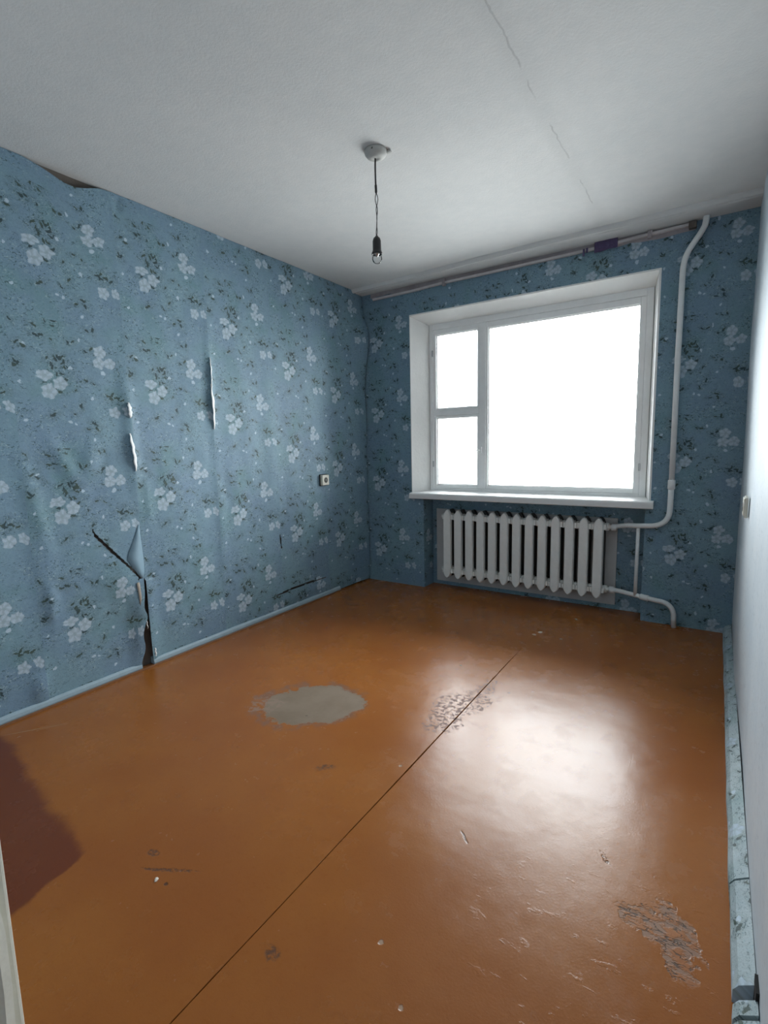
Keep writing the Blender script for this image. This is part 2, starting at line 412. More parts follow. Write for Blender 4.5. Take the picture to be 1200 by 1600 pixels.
def glass_material(name, gloss, tint=(1, 1, 1)):
    m = bpy.data.materials.new(name); m.use_nodes = True; t = m.node_tree; t.nodes.clear(); n = N(t)
    out = n.new('ShaderNodeOutputMaterial'); mixs = n.new('ShaderNodeMixShader')
    tr = n.new('ShaderNodeBsdfTransparent'); gl = n.new('ShaderNodeBsdfGlossy')
    tr.inputs[0].default_value = (*tint, 1); gl.inputs['Roughness'].default_value = .02
    fr = n.new('ShaderNodeFresnel'); fr.inputs[0].default_value = gloss
    n.put(mixs.inputs[0], fr.outputs[0]); n.put(mixs.inputs[1], tr.outputs[0]); n.put(mixs.inputs[2], gl.outputs[0])
    n.put(out.inputs[0], mixs.outputs[0])
    return m
M_glass = glass_material('window_glass', 1.35, (.97, .98, .98))
M_bulb = glass_material('clear_bulb_glass', 1.22, (.95, .96, .96))

# ------------------------------------------------------------------ window dimensions
XL, XR, ZT = .480, 2.261, 2.252         # opening at the wall face
FXL, FXR, FZB, FZT, FY = .575, 2.224, .818, 2.192, .15   # frame front
NXL, NXR, NZ, NY = .587, 2.243, .765, .165               # radiator niche

# ------------------------------------------------------------------ shell: floor, ceiling, walls
floor = struct(box('floor', -.15, 2.90, -4.9, .20, -.08, -.012, M_subfloor),
               'orange-brown painted hardboard floor with a long joint and worn patches', 'floor')
def panel(x_of, other, left):
    vs_, fs_ = [], []
    ys = []
    y = .165
    while y > -4.88:
        ys.append(y); y -= .02
    ys.append(-4.88)
    cols = []
    for y in ys:
        e = x_of(y)
        xs = [other, other + (e-other)*.5, e - (.0012 if left else -.0012), e, e] if True else []
        zs = [0, 0, 0, -.0008, -.012]
        cols.append([(x, y, z) for x, z in zip(xs, zs)])
    k = len(cols[0])
    for c in cols: vs_ += c
    for i in range(len(cols)-1):
        for j in range(k-1):
            q = (i*k+j, i*k+j+1, (i+1)*k+j+1, (i+1)*k+j)
            fs_.append(q[::-1] if left else q)
    return vs_, fs_
def seam_c(y): return 1.712 + .0025*noise.noise(Vector((y*3, 1, 0)))
def seam_w(y):
    t = min(1, max(0, (-.78 - y)/.5)) * (1 - .55*min(1, max(0, (-2.1 - y)/.5)))
    return .0002 + t*(.0020 + .0018*abs(noise.noise(Vector((y*9, 5, 0))))) if y < -.78 else .0001
v, f = panel(lambda y: seam_c(y)-seam_w(y), 0.0, True)
v = [(x if abs(x) > 1e-6 else -.01, y, z) for x, y, z in v]
pyd('floor_panel', v, f, M_floor, floor)
v, f = panel(lambda y: seam_c(y)+seam_w(y), 2.76, False)
pyd('floor_panel', v, f, M_floor, floor)

ceil = struct(box('ceiling', -.15, 2.90, -4.9, .30, H, H+.15, M_ceil),
              'grey-white whitewashed ceiling with a faint crack along the slab joint', 'ceiling')

# back wall: piers, lintel, niche; one shell with the window hole
bm = bmesh.new()
def quad(a, b, c, d): bm.faces.new([bm.verts.new(p) for p in (a, b, c, d)])
def wallrect(x0, x1, z0, z1, y=0.0):
    # cut at the roll change so the print stays continuous on each side
    xs = [x0] + ([1.4] if x0 < 1.4 < x1 else []) + [x1]
    for a, b_ in zip(xs, xs[1:]): quad((a, y, z0), (b_, y, z0), (b_, y, z1), (a, y, z1))
wallrect(-.02, XL, NZ, H); wallrect(-.02, NXL, 0, NZ); wallrect(XR, W+.02, NZ, H); wallrect(NXR, W+.02, 0, NZ)
wallrect(XL, XR, ZT, H)
wallrect(XL, NXL, NZ, .80); wallrect(NXL, XR, NZ, .80)
wallrect(NXL, NXR, 0, NZ+.04, NY)
quad((NXL, 0, 0), (NXL, NY, 0), (NXL, NY, NZ), (NXL, 0, NZ))
quad((NXR, NY, 0), (NXR, 0, 0), (NXR, 0, NZ), (NXR, NY, NZ))
wall_back = from_bm('wall_back', bm, M_paper)
def uvb(co, nrm, cen):
    if abs(nrm.x) > .5: return uv_back(.3 + co.y, co.z)
    x = co.x
    if cen.x < 1.4: return ((x+.02)/TU, (co.z-1.476+.30)/TV+20)
    return ((x-2.255)/TU+20, (co.z-1.655+.30)/TV+20)
set_uv(wall_back, uvb)
struct(wall_back, 'blue floral papered window wall with a radiator niche', 'wall')
# masonry behind the paper (solid, with the window hole)
bm = bmesh.new()
for a in ((-.15, XL+.05, .172, .36, 0, H), (XR-.02, 2.90, .172, .36, 0, H), (XL+.05, XR-.02, .172, .36, 0, FZB-.01), (XL+.05, XR-.02, .172, .36, FZT+.02, H),
          (-.15, XL-.02, .002, .172, 0, H), (XR+.02, 2.90, .002, .172, 0, H), (XL-.02, XR+.02, .002, .172, ZT+.02, H)):
    add_box(bm, *a)
from_bm('masonry', bm, M_hall, wall_back)
# white plaster reveals (splayed)
def slab(name, pts, th, mat, parent):
    bm = bmesh.new(); pts = [Vector(p) for p in pts]
    nrm = (pts[1]-pts[0]).cross(pts[2]-pts[0]).normalized()
    a = [bm.verts.new(p) for p in pts]; b_ = [bm.verts.new(p - nrm*th) for p in pts]
    bm.faces.new(a); bm.faces.new(b_[::-1])
    for i in range(len(a)):
        j = (i+1) % len(a); bm.faces.new((a[j], a[i], b_[i], b_[j]))
    bmesh.ops.recalc_face_normals(bm, faces=bm.faces)
    return from_bm(name, bm, mat, parent)
y0 = -.004
slab('reveal', [(XL, y0, .80), (XL, y0, ZT), (FXL, FY+.02, FZT), (FXL, FY+.02, .80)][::-1], .012, M_reveal, wall_back)
slab('reveal', [(XR, y0, .80), (XR, y0, ZT), (FXR, FY+.02, FZT), (FXR, FY+.02, .80)], .012, M_reveal, wall_back)
slab('reveal', [(XL, y0, ZT), (XR, y0, ZT), (FXR, FY+.02, FZT), (FXL, FY+.02, FZT)], .012, M_reveal, wall_back)

# right wall
bm = bmesh.new()
ny, nz = 60, 44
gr = [[bm.verts.new((W + .006*noise.noise(Vector((j*.11, i*.09, 4))), -4.9 + 4.92*j/ny, H*i/nz)) for j in range(ny+1)] for i in range(nz+1)]
for i in range(nz):
    for j in range(ny): bm.faces.new((gr[i][j], gr[i+1][j], gr[i+1][j+1], gr[i][j+1]))
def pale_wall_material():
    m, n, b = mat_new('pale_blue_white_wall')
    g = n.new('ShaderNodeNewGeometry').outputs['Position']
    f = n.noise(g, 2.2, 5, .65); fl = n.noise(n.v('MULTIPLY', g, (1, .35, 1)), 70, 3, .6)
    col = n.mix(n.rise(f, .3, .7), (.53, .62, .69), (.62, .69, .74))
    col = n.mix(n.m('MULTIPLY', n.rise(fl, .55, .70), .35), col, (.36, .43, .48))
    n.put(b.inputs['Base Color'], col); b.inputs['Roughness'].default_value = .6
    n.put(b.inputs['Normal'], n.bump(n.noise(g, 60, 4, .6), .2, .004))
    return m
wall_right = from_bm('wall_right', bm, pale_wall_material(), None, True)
struct(wall_right, 'pale blue-white wall beside the doorway, above broken skirting', 'wall')
box('masonry', W+.008, W+.15, -4.9, .0, 0, H, M_hall, wall_right)

# left wall with loose wallpaper lengths
wall_left = struct(box('wall_left', -.15, -.014, -4.9, .0, 0, H, M_wallbare), 'blue floral papered wall with torn, sagging paper', 'wall')
def seg_d(y, z, a, b):
    ax, az, bx, bz = a[0], a[1], b[0], b[1]; dx, dz = bx-ax, bz-az
    t = ((y-ax)*dx + (z-az)*dz)/(dx*dx+dz*dz); tc_ = min(1, max(0, t))
    px, pz = ax+dx*tc_, az+dz*tc_
    nx_, nz_ = dz, -dx
    side = ((y-px)*nx_ + (z-pz)*nz_)
    return math.hypot(y-px, z-pz), tc_, side
FOLDS = [  # start (y,z), end (y,z), width, amplitude
    ((-2.675, 1.20), (-2.575, .60), .030, .016), ((-2.57, 1.32), (-2.42, 1.00), .030, .012), ((-2.42, 1.02), (-2.33, 1.30), .035, .014),
    ((-2.60, .62), (-2.62, .38), .022, .016), ((-2.66, .90), (-2.60, .30), .028, .010), ((-2.69, .20), (-2.71, .02), .03, .022),
    ((-2.165, 1.70), (-2.150, .90), .028, .018), ((-2.09, 1.10), (-2.08, .75), .02, .006),
    ((-1.63, 1.95), (-1.625, 1.25), .022, .016), ((-1.60, 1.25), (-1.60, .35), .035, .010), ((-1.50, 1.30), (-1.45, .50), .05, .008),
    ((-1.36, 1.7), (-1.33, .9), .06, .007), ((-1.15, 1.9), (-1.12, .55), .05, .009), ((-.95, 1.4), (-.90, .4), .07, .008),
    ((-.72, 1.8), (-.70, .3), .06, .007), ((-2.12, 2.50), (-2.11, 2.40), .02, -.012), ((-2.9, 2.0), (-2.85, .5), .05, .012)]
def disp(y, z):
    d = .010 + .007*noise.noise(Vector((y*1.7, z*1.2, 3))) + .004*noise.noise(Vector((y*5, z*2.2, 9))) + .0012*noise.noise(Vector((y*16, z*9, 2)))
    for a, b, w, am in FOLDS:
        if min(a[0], b[0])-.2 < y < max(a[0], b[0])+.2:
            ds, t, _ = seg_d(y, z, a, b)
            if ds < w*4: d += .62*am*math.exp(-(ds/(w*1.25))**2)*math.sin(math.pi*min(.93, max(.07, t)))
    # paper bellies out of the far corner
    if y > -.30:
        e = math.exp(-((y+.02)/.12)**2); zz = z-2.13
        d += e*(.066*math.exp(-(zz/(.16 if zz > 0 else .27))**2) + .010*math.exp(-((z-1.55)/.2)**2) + .012*(1 if z < 1.4 else max(0, 1-(z-1.4)/.2)))
    # bulge above the skirting at the far end, and by the tear
    d += .012*math.exp(-((y+.85)/.35)**2 - ((z-.10)/.06)**2)
    d += .020*math.exp(-((y+2.28)/.10)**2 - ((z-.52)/.12)**2)
    return max(.0, d)
def in_poly(y, z, poly):
    c = False; j = len(poly)-1
    for i in range(len(poly)):
        if (poly[i][1] > z) != (poly[j][1] > z) and y < (poly[j][0]-poly[i][0])*(z-poly[i][1])/(poly[j][1]-poly[i][1])+poly[i][0]: c = not c
        j = i
    return c
CUTS = [[(-2.395, .830), (-2.383, .800), (-2.300, .697), (-2.235, .612), (-2.165, .515), (-2.178, .512), (-2.245, .604), (-2.315, .690), (-2.389, .785)],
        [(-1.098, .60), (-1.088, .55), (-1.083, .485), (-1.092, .48), (-1.103, .54)],
        [(-1.17, .144), (-1.05, .150), (-.86, .158), (-.60, .150), (-.60, .157), (-.86, .170), (-1.05, .164), (-1.17, .150)]]
def strip(k, s0=0.0, s1=TU, res=.0075):
    ya, yb = L_SEAM0+k*TU+s0, L_SEAM0+k*TU+s1
    if k == 3: yb = -.012
    ncol = max(2, int((yb-ya)/res)); nrow = int(H/res)
    vs_, uvs, ok = [], [], []
    for i in range(nrow+1):
        for j in range(ncol+1):
            t = j/ncol; y = ya+(yb-ya)*t; z = .012+(H-.014)*i/nrow
            uvs.append(uv_left(y, z, k))
            yy, zz = y, z; d = disp(y, z)
            # torn, gaping seam on the near length
            if k == -1:
                g = 0
                if z < .52:
                    q = 1 - z/.52; g = .014 + .040*q*(1 + .25*math.sin(z*38)) - .012*math.exp(-((z-.30)/.03)**2)
                    g = max(0, g)
                fall = math.exp(-((yb-y)/.09)**2)
                yy -= g*fall; d += .030*fall*(math.exp(-((z-.30)/.28)**2) if z < .9 else 0)
                # sagging top edge
                s = math.exp(-((y+2.33)/.10)**2)*.032 + .016*(1 if -2.54 < y < -2.20 else 0)*max(0, math.sin((y+2.54)/.34*math.pi))
                zz -= s*max(0, (z-1.9)/.6)**2
            if k == 0 and z < .5:
                fall = math.exp(-((y-ya)/.05)**2); yy += .010*fall*(1-z/.5); d += .012*fall
            # small lift of each seam edge
            e = math.exp(-((yb-y)/.012)**2)*.0012*(1+noise.noise(Vector((k*7, z*4, 0)))); d += max(0, e)
            vs_.append((d, yy, zz))
    fs_ = []
    for i in range(nrow):
        for j in range(ncol):
            a = i*(ncol+1)+j
            y = ya+(yb-ya)*(j+.5)/ncol; z = .012+(H-.014)*(i+.5)/nrow
            if any(in_poly(y, z, c) for c in CUTS): continue
            fs_.append((a, a+1, a+ncol+2, a+ncol+1))
    me = bpy.data.meshes.new('wallpaper_length'); me.from_pydata(vs_, [], fs_); me.update()
    o = link('wallpaper_length', me, M_paper, wall_left, True)
    l = me.uv_layers.new(name='paper'); buf = []
    for lp in me.loops: buf += uvs[lp.vertex_index]
    l.data.foreach_set('uv', buf)
    return o
strip(-3, s0=.25, res=.02); strip(-2, res=.012)
strip(-1, res=.0055); strip(0); strip(1); strip(2); strip(3)
def paper_x(y, z):      # surface of the near length, including its lifted torn edge
    return disp(y, z) + .030*math.exp(-((-2.145-y)/.09)**2)*(math.exp(-((z-.30)/.28)**2) if z < .9 else 0)*(y < -2.145)
# white torn paper edges and curled flaps on the left wall
def ribbon(name, pts, mat, parent, th=.0006, bulge=.003):
    # pts: list of (p_left, p_right) pairs
    v_ = []
    for a, b in pts: v_ += [a, ((a[0]+b[0])/2+bulge, (a[1]+b[1])/2, (a[2]+b[2])/2), b]
    f_ = []
    for i in range(len(pts)-1):
        for j in range(2): f_.append((i*3+j, i*3+j+1, (i+1)*3+j+1, (i+1)*3+j))
    o = pyd(name, v_, f_, mat, parent, True)
    md = o.modifiers.new('thickness', 'SOLIDIFY'); md.thickness = th
    return o
def edge_curl(y, z0, z1, wid, lean, out, nseg=14):
    pts = []
    for i in range(nseg+1):
        t = i/nseg; z = z1+(z0-z1)*t; w = wid*math.sin(math.pi*min(.95, max(.08, t)))**.6*(.8+.10*math.sin(t*11+y*9))
        yy = y+lean*t+.002*math.sin(t*23); d = disp(yy, z)
        pts.append(((d+.005+out*math.sin(math.pi*t), yy-w*.5, z), (d+.003, yy+w*.9, z)))
    return pts
ribbon('torn_paper_edge', edge_curl(-1.632, 1.33, 1.60, .024, .012, .012), M_paperback, wall_left)
ribbon('torn_paper_edge', edge_curl(-1.625, 1.56, 1.76, .014, -.002, .010), M_paperback, wall_left)
ribbon('torn_paper_edge', edge_curl(-2.168, 1.10, 1.30, .022, .018, .012), M_paperback, wall_left)
ribbon('torn_paper_edge', edge_curl(-2.160, 1.38, 1.46, .024, .004, .010), M_paperback, wall_left)
ribbon('torn_paper_edge', edge_curl(-2.170, .22, .33, .010, .020, .014), M_paperback, wall_left)
ribbon('torn_paper_edge', edge_curl(-2.120, .03, .12, .014, .004, .008), M_paperback, wall_left)

M_plain = simple('plain_teal_paper', (.21, .325, .405), .55, nscale=25, nvar=.06)
M_beige = simple('beige_torn_plaster', (.42, .36, .30), .8, nvar=.2)
fl_pts = [((-2.156, .810), (-2.150, .810)), ((-2.176, .760), (-2.149, .76)), ((-2.200, .710), (-2.148, .71)), ((-2.226, .660), (-2.147, .66)), ((-2.234, .632), (-2.147, .63)), ((-2.214, .590), (-2.149, .59)), ((-2.194, .550), (-2.153, .55)), ((-2.174, .518), (-2.162, .518))]
ribbon('torn_flap', [((paper_x(a[0], a[1])+.0025, a[0], a[1]), (paper_x(b[0], b[1])+.0030, b[0], b[1])) for a, b in fl_pts], M_plain, wall_left, .0004, .0008)
ribbon('torn_paper_edge', [((paper_x(-2.19, z)+.004, -2.204+(.5-z)*.06, z), (paper_x(-2.18, z)-.004, -2.180+(.5-z)*.10, z)) for z in (.50, .47, .44, .41, .385, .37)], M_beige, wall_left)

# skirtings
M_fade = simple('faded_plain_paper', (.30, .40, .46), .55, nscale=18, nvar=.14, bump=.15, bscale=40)
bbl = struct(empty('baseboard_left', (0, 0, 0)), 'low skirting pasted over with pale paper along the torn wall', 'skirting')
def extr(name, prof, ya, yb, mat, parent):
    bm = bmesh.new(); n_ = max(2, int(abs(yb-ya)/.04)); rows = []
    for i in range(n_+1):
        y = ya+(yb-ya)*i/n_; w = .0035*noise.noise(Vector((y*4, 7, 0)))
        rows.append([bm.verts.new((x+(w if x > 0 else 0), y, z)) for x, z in prof])
    for a, b in zip(rows, rows[1:]):
        for j in range(len(prof)):
            k = (j+1) % len(prof); bm.faces.new((a[j], a[k], b[k], b[j]))
    bm.faces.new(rows[0][::-1]); bm.faces.new(rows[-1]); bmesh.ops.recalc_face_normals(bm, faces=bm.faces)
    return from_bm(name, bm, mat, parent)
for ya, yb in ((YF, -2.205), (-2.135, -.44)):
    extr('skirting_piece', [(-.010, .004), (.020, .004), (.024, .016), (.021, .030), (.014, .040), (-.010, .046)], ya, yb, M_fade, bbl)
extr('quarter_bead', [(-.010, 0), (.031, 0), (.030, .005), (.024, .009), (-.010, .009)], YF, -.42, M_brownpaint, bbl)
M_paper2 = wallpaper_material('faded_floral_paper', (.36, .44, .48), (.42, .50, .52), .6)
bb = struct(empty('baseboard_right', (W, 0, 0)), 'broken skirting covered in faded floral paper', 'skirting')
def skirt_piece(y0_, y1_, th=.042, h=.055, tilt=0):
    bm = bmesh.new(); n_ = max(2, int(abs(y1_-y0_)/.05)); rows = []
    for i in range(n_+1):
        y = y0_+(y1_-y0_)*i/n_; w = .003*noise.noise(Vector((y*6, 0, 8)))
        rows.append([bm.verts.new((x-W, y, z)) for x, z in ((W-.002, .0), (W-th+w-tilt, 0), (W-th+w-tilt*.5, h*.55), (W-th+.010+w, h*.85), (W-th+.022, h), (W-.002, h+.012))])
    for a, b in zip(rows, rows[1:]):
        for j in range(5): bm.faces.new((a[j], a[j+1], b[j+1], b[j]))
    bm.faces.new(rows[0][::-1]); bm.faces.new(rows[-1]); bmesh.ops.recalc_face_normals(bm, faces=bm.faces)
    o = from_bm('skirting_piece', bm, M_paper2, bb)
    set_uv(o, lambda co, nrm, cen: ((co.y+2.15)/TU+.40+20, (co.z+co.x*.8)/TV+20.75))
    return o
skirt_piece(-.002, -2.165); skirt_piece(-2.172, -2.478); skirt_piece(-2.512, -2.545); skirt_piece(-2.556, YF)
box('split', -.006, .002, -2.515, -2.470, .001, .085, M_dark, bb)

# front wall with the doorway, and the hall behind the camera
wf = empty('wall_front'); struct(wf, 'pale blue-white wall around the doorway', 'wall')
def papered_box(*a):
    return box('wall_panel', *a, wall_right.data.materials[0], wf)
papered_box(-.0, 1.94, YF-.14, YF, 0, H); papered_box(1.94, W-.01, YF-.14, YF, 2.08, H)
dj = empty('door_1', (1.96, YF-.07, 0)); struct(dj, 'cream painted door jamb with chipped edge', 'door')
bm = bmesh.new(); n_ = 60; rows = []
for i in range(n_+1):
    z = 2.06*i/n_; ch = .003*noise.noise(Vector((z*9, 3, 1))) + .002*noise.noise(Vector((z*31, 3, 1)))
    if abs(z-.775) < .02: ch -= .007
    rows.append([bm.verts.new(p) for p in ((-.018, -.075, z), (0+ch*.3, -.075, z), (.0+ch*.4, .062+ch, z), (-.005+ch*.4, .072+ch, z), (-.018, .072, z))])
for a, b in zip(rows, rows[1:]):
    for j in range(4): bm.faces.new((a[j], a[j+1], b[j+1], b[j]))
bm.faces.new(rows[0][::-1]); bm.faces.new(rows[-1]); bmesh.ops.recalc_face_normals(bm, faces=bm.faces)
from_bm('jamb', bm, M_jamb, dj)
box('head_jamb', .0, W-.012-1.96, -.072, .072, 2.055, 2.078, M_jamb, dj, .003)
box('casing', -.095, -.020, .071, .085, 0, 2.13, M_jamb, dj, .004)
struct(box('wall_hall', -.15, 2.90, -5.0, -4.9, 0, H, M_hall), 'plain plaster wall at the end of the hall', 'wall')
struct(box('wall_hall_side', .6, .7, -4.9, YF-.14, 0, H, M_hall), 'plain plaster wall along the hall', 'wall')

# ------------------------------------------------------------------ ceiling trim over the window wall
bm = bmesh.new(); rows = []
for i in range(41):
    x = .0+(W)*i/40; d = .150+.055*min(1, x/1.6) + .006*noise.noise(Vector((x*3, 0, 2)))
    rows.append([bm.verts.new((x, y, z)) for y, z in ((-.001, H-.004), (-.001, H-.022), (-d+.060, H-.022), (-d+.040, H-.012), (-d+.030, H-.026), (-d+.010, H-.026), (-d, H-.010), (-d-.004, H+.002))])
for a, b in zip(rows, rows[1:]):
    for j in range(len(a)-1): bm.faces.new((a[j], a[j+1], b[j+1], b[j]))
bmesh.ops.recalc_face_normals(bm, faces=bm.faces)
struct(from_bm('trim_1', bm, M_ceil, None, False), 'shallow whitewashed ceiling moulding above the window', 'moulding')
# bare strip where paper stops short of the ceiling
bm = bmesh.new()
n_ = 60; lo_r, hi_r = [], []
for i in range(n_+1):
    x = .10+(2.44-.10)*i/n_
    zl = 2.445 + .010*noise.noise(Vector((x*6, 2, 0))) - (.018 if x > 1.98 else 0) + .006*noise.noise(Vector((x*25, 2, 0)))
    lo_r.append(bm.verts.new((x, -.003, zl))); hi_r.append(bm.verts.new((x, -.003, H-.012)))
for i in range(n_): bm.faces.new((lo_r[i], lo_r[i+1], hi_r[i+1], hi_r[i]))
M_strip = plaster_material('stained_bare_strip', (.36, .32, .33), .3)
from_bm('bare_plaster_strip', bm, M_strip, wall_back)
# curtain rail
rail = tag(empty('curtain_rail', (1.25, -.02, 2.44)), 'long thin pale curtain rail fixed above the window under the ceiling', 'curtain rail')
RP = [(.13, 2.429), (.50, 2.430), (.78, 2.440), (1.24, 2.441), (1.60, 2.443), (1.89, 2.446), (2.14, 2.456), (2.415, 2.462)]
bm = bmesh.new(); rows = []
for x, z in RP:
    rows.append([bm.verts.new((x-1.25, y+.02, z-2.44+dz)) for y, dz in ((-.022, -.007), (-.022, .007), (-.010, .009), (-.003, .009), (-.003, -.009), (-.010, -.009))])
for a, b in zip(rows, rows[1:]):
    for j in range(6): bm.faces.new((a[j], a[(j+1) % 6], b[(j+1) % 6], b[j]))
bm.faces.new(rows[0][::-1]); bm.faces.new(rows[-1]); bmesh.ops.recalc_face_normals(bm, faces=bm.faces)
from_bm('rail', bm, M_rail, rail)
for x, z in ((.795, 2.441), (2.20, 2.460)):
    box('bracket', x-.012-1.25, x+.012-1.25, -.008, .019, z-.026-2.44, z+.030-2.44, M_strip, rail, .003)
box('end_block', 2.405-1.25, 2.445-1.25, -.016, .018, -.006, .034, M_wallbare, rail, .003)
# purple scrap hanging on the rail
bm = bmesh.new(); n1_, n2_ = 14, 10
gr = []
for i in range(n1_+1):
    row = []
    for j in range(n2_+1):
        x = 1.883+.138*i/n1_; z = 2.490-.078*j/n2_ + (.008*noise.noise(Vector((x*40, 0, 0))) if j == n2_ else 0) + .012*(i/n1_)
        row.append(bm.verts.new((x, -.028-.004*math.sin(i*.9)*j/n2_, z)))
    gr.append(row)
for i in range(n1_):
    for j in range(n2_): bm.faces.new((gr[i][j], gr[i][j+1], gr[i+1][j+1], gr[i+1][j]))
scrap = from_bm('fabric_scrap', bm, M_purple, None, True)
md = scrap.modifiers.new('thickness', 'SOLIDIFY'); md.thickness = .003
tag(scrap, 'small dull purple fabric scrap hanging on the curtain rail', 'fabric scrap')
for x, z, h, lb in ((1.818, 2.452, .045, 'longer of two narrow purple shreds on the curtain rail'), (1.838, 2.455, .030, 'shorter narrow purple shred between the longer shred and the purple scrap')):
    o = box('fabric_shred', x-.006, x+.006, -.031, -.024, z-h, z, M_purple, None, .002)
    tag(o, lb, 'shred', 'purple shreds on the rail')

# ------------------------------------------------------------------ window
win = struct(empty('window_1', (FXL, FY, FZB)), 'white wooden window with a small vent sash and one large pane', 'window')
def wbox(name, x0, x1, ya, yb, z0, z1, mat=M_wood, bev=.004, parent=win):
    return box(name, x0-FXL, x1-FXL, ya-FY, yb-FY, z0-FZB, z1-FZB, mat, parent, bev)
wbox('frame_post', FXL, FXL+.030, FY, FY+.12, FZB, FZT)
wbox('frame_post', FXR-.042, FXR, FY, FY+.12, FZB, FZT)
wbox('frame_head', FXL+.030, FXR-.042, FY, FY+.12, FZT-.052, FZT)
wbox('frame_bottom_rail', FXL+.030, FXR-.042, FY, FY+.12, FZB, FZB+.024)
MX0, MX1 = 1.018, 1.072
wbox('mullion', MX0, MX1, FY-.002, FY+.12, FZB+.024, FZT-.052)
TZ0, TZ1 = 1.445, 1.488
wbox('transom', FXL+.030, MX0, FY, FY+.12, TZ0, TZ1)
def sash(x0, x1, z0, z1, wl, wr, wb, wt, off=.006):
    ya, yb = FY+off, FY+off+.05
    bm = bmesh.new()
    for a in ((x0, x0+wl, z0, z1), (x1-wr, x1, z0, z1), (x0+wl, x1-wr, z0, z0+wb), (x0+wl, x1-wr, z1-wt, z1)):
        vs_, fs_ = add_box(bm, a[0]-FXL, a[1]-FXL, ya-FY, yb-FY, a[2]-FZB, a[3]-FZB)
    bmesh.ops.recalc_face_normals(bm, faces=bm.faces)
    bmesh.ops.bevel(bm, geom=bm.edges[:], offset=.0025, segments=1, affect='EDGES')
    s = from_bm('sash', bm, M_wood, win)
    # glazing bead, slightly set back
    bm = bmesh.new(); bw = .007
    for a in ((x0+wl, x0+wl+bw, z0+wb, z1-wt), (x1-wr-bw, x1-wr, z0+wb, z1-wt), (x0+wl+bw, x1-wr-bw, z0+wb, z0+wb+bw), (x0+wl+bw, x1-wr-bw, z1-wt-bw, z1-wt)):
        add_box(bm, a[0]-FXL, a[1]-FXL, ya+.016-FY, ya+.028-FY, a[2]-FZB, a[3]-FZB)
    from_bm('glazing_bead', bm, M_wood, s)
    box('pane', x0+wl-FXL-.001, x1-wr-FXL+.001, ya+.028-FY, ya+.032-FY, z0+wb-FZB-.001, z1-wt-FZB+.001, M_glass, s)
    return s
sash(FXL+.030, MX0, FZB+.024, TZ0, .026, .020, .028, .018)
sash(FXL+.030, MX0, TZ1, FZT-.052, .026, .020, .016, .040)
sash(MX1, FXR-.042, FZB+.024, FZT-.052, .014, .034, .028, .044)
# latch handle on the mullion
lat = tube('latch_handle', [(MX0+.010-FXL, -.020, 1.155-FZB), (MX0+.004-FXL, -.032, 1.160-FZB), (MX0-.010-FXL, -.036, 1.150-FZB), (MX0-.030-FXL, -.034, 1.112-FZB)], [.006, .006, .005, .004], M_wood, win, 10)
box('latch_plate', MX0+.002-FXL, MX0+.028-FXL, -.020, -.002, 1.135-FZB, 1.18-FZB, M_wood, lat, .003)
wbox('hinge', FXL+.024, FXL+.036, FY-.008, FY+.002, 1.02, 1.07, M_metal, .002)
wbox('hinge', FXL+.024, FXL+.036, FY-.008, FY+.002, 1.93, 1.98, M_metal, .002)
wbox('hinge', FXR-.050, FXR-.038, FY-.008, FY+.002, 1.0, 1.05, M_metal, .002)
# sill
bm = bmesh.new(); pr = [(FY+.02, .766), (FY+.02, .822), (-.050, .812), (-.058, .806), (-.060, .798), (-.060, .768), (-.054, .764)]
a = [bm.verts.new((.482-FXL, y-FY, z-FZB)) for y, z in pr]; b_ = [bm.verts.new((2.292-FXL, y-FY, z-FZB)) for y, z in pr]
for i in range(len(pr)):
    j = (i+1) % len(pr); bm.faces.new((a[i], a[j], b_[j], b_[i]))
bm.faces.new(a[::-1]); bm.faces.new(b_); bmesh.ops.recalc_face_normals(bm, faces=bm.faces)
sill = from_bm('window_sill', bm, M_sill, win)

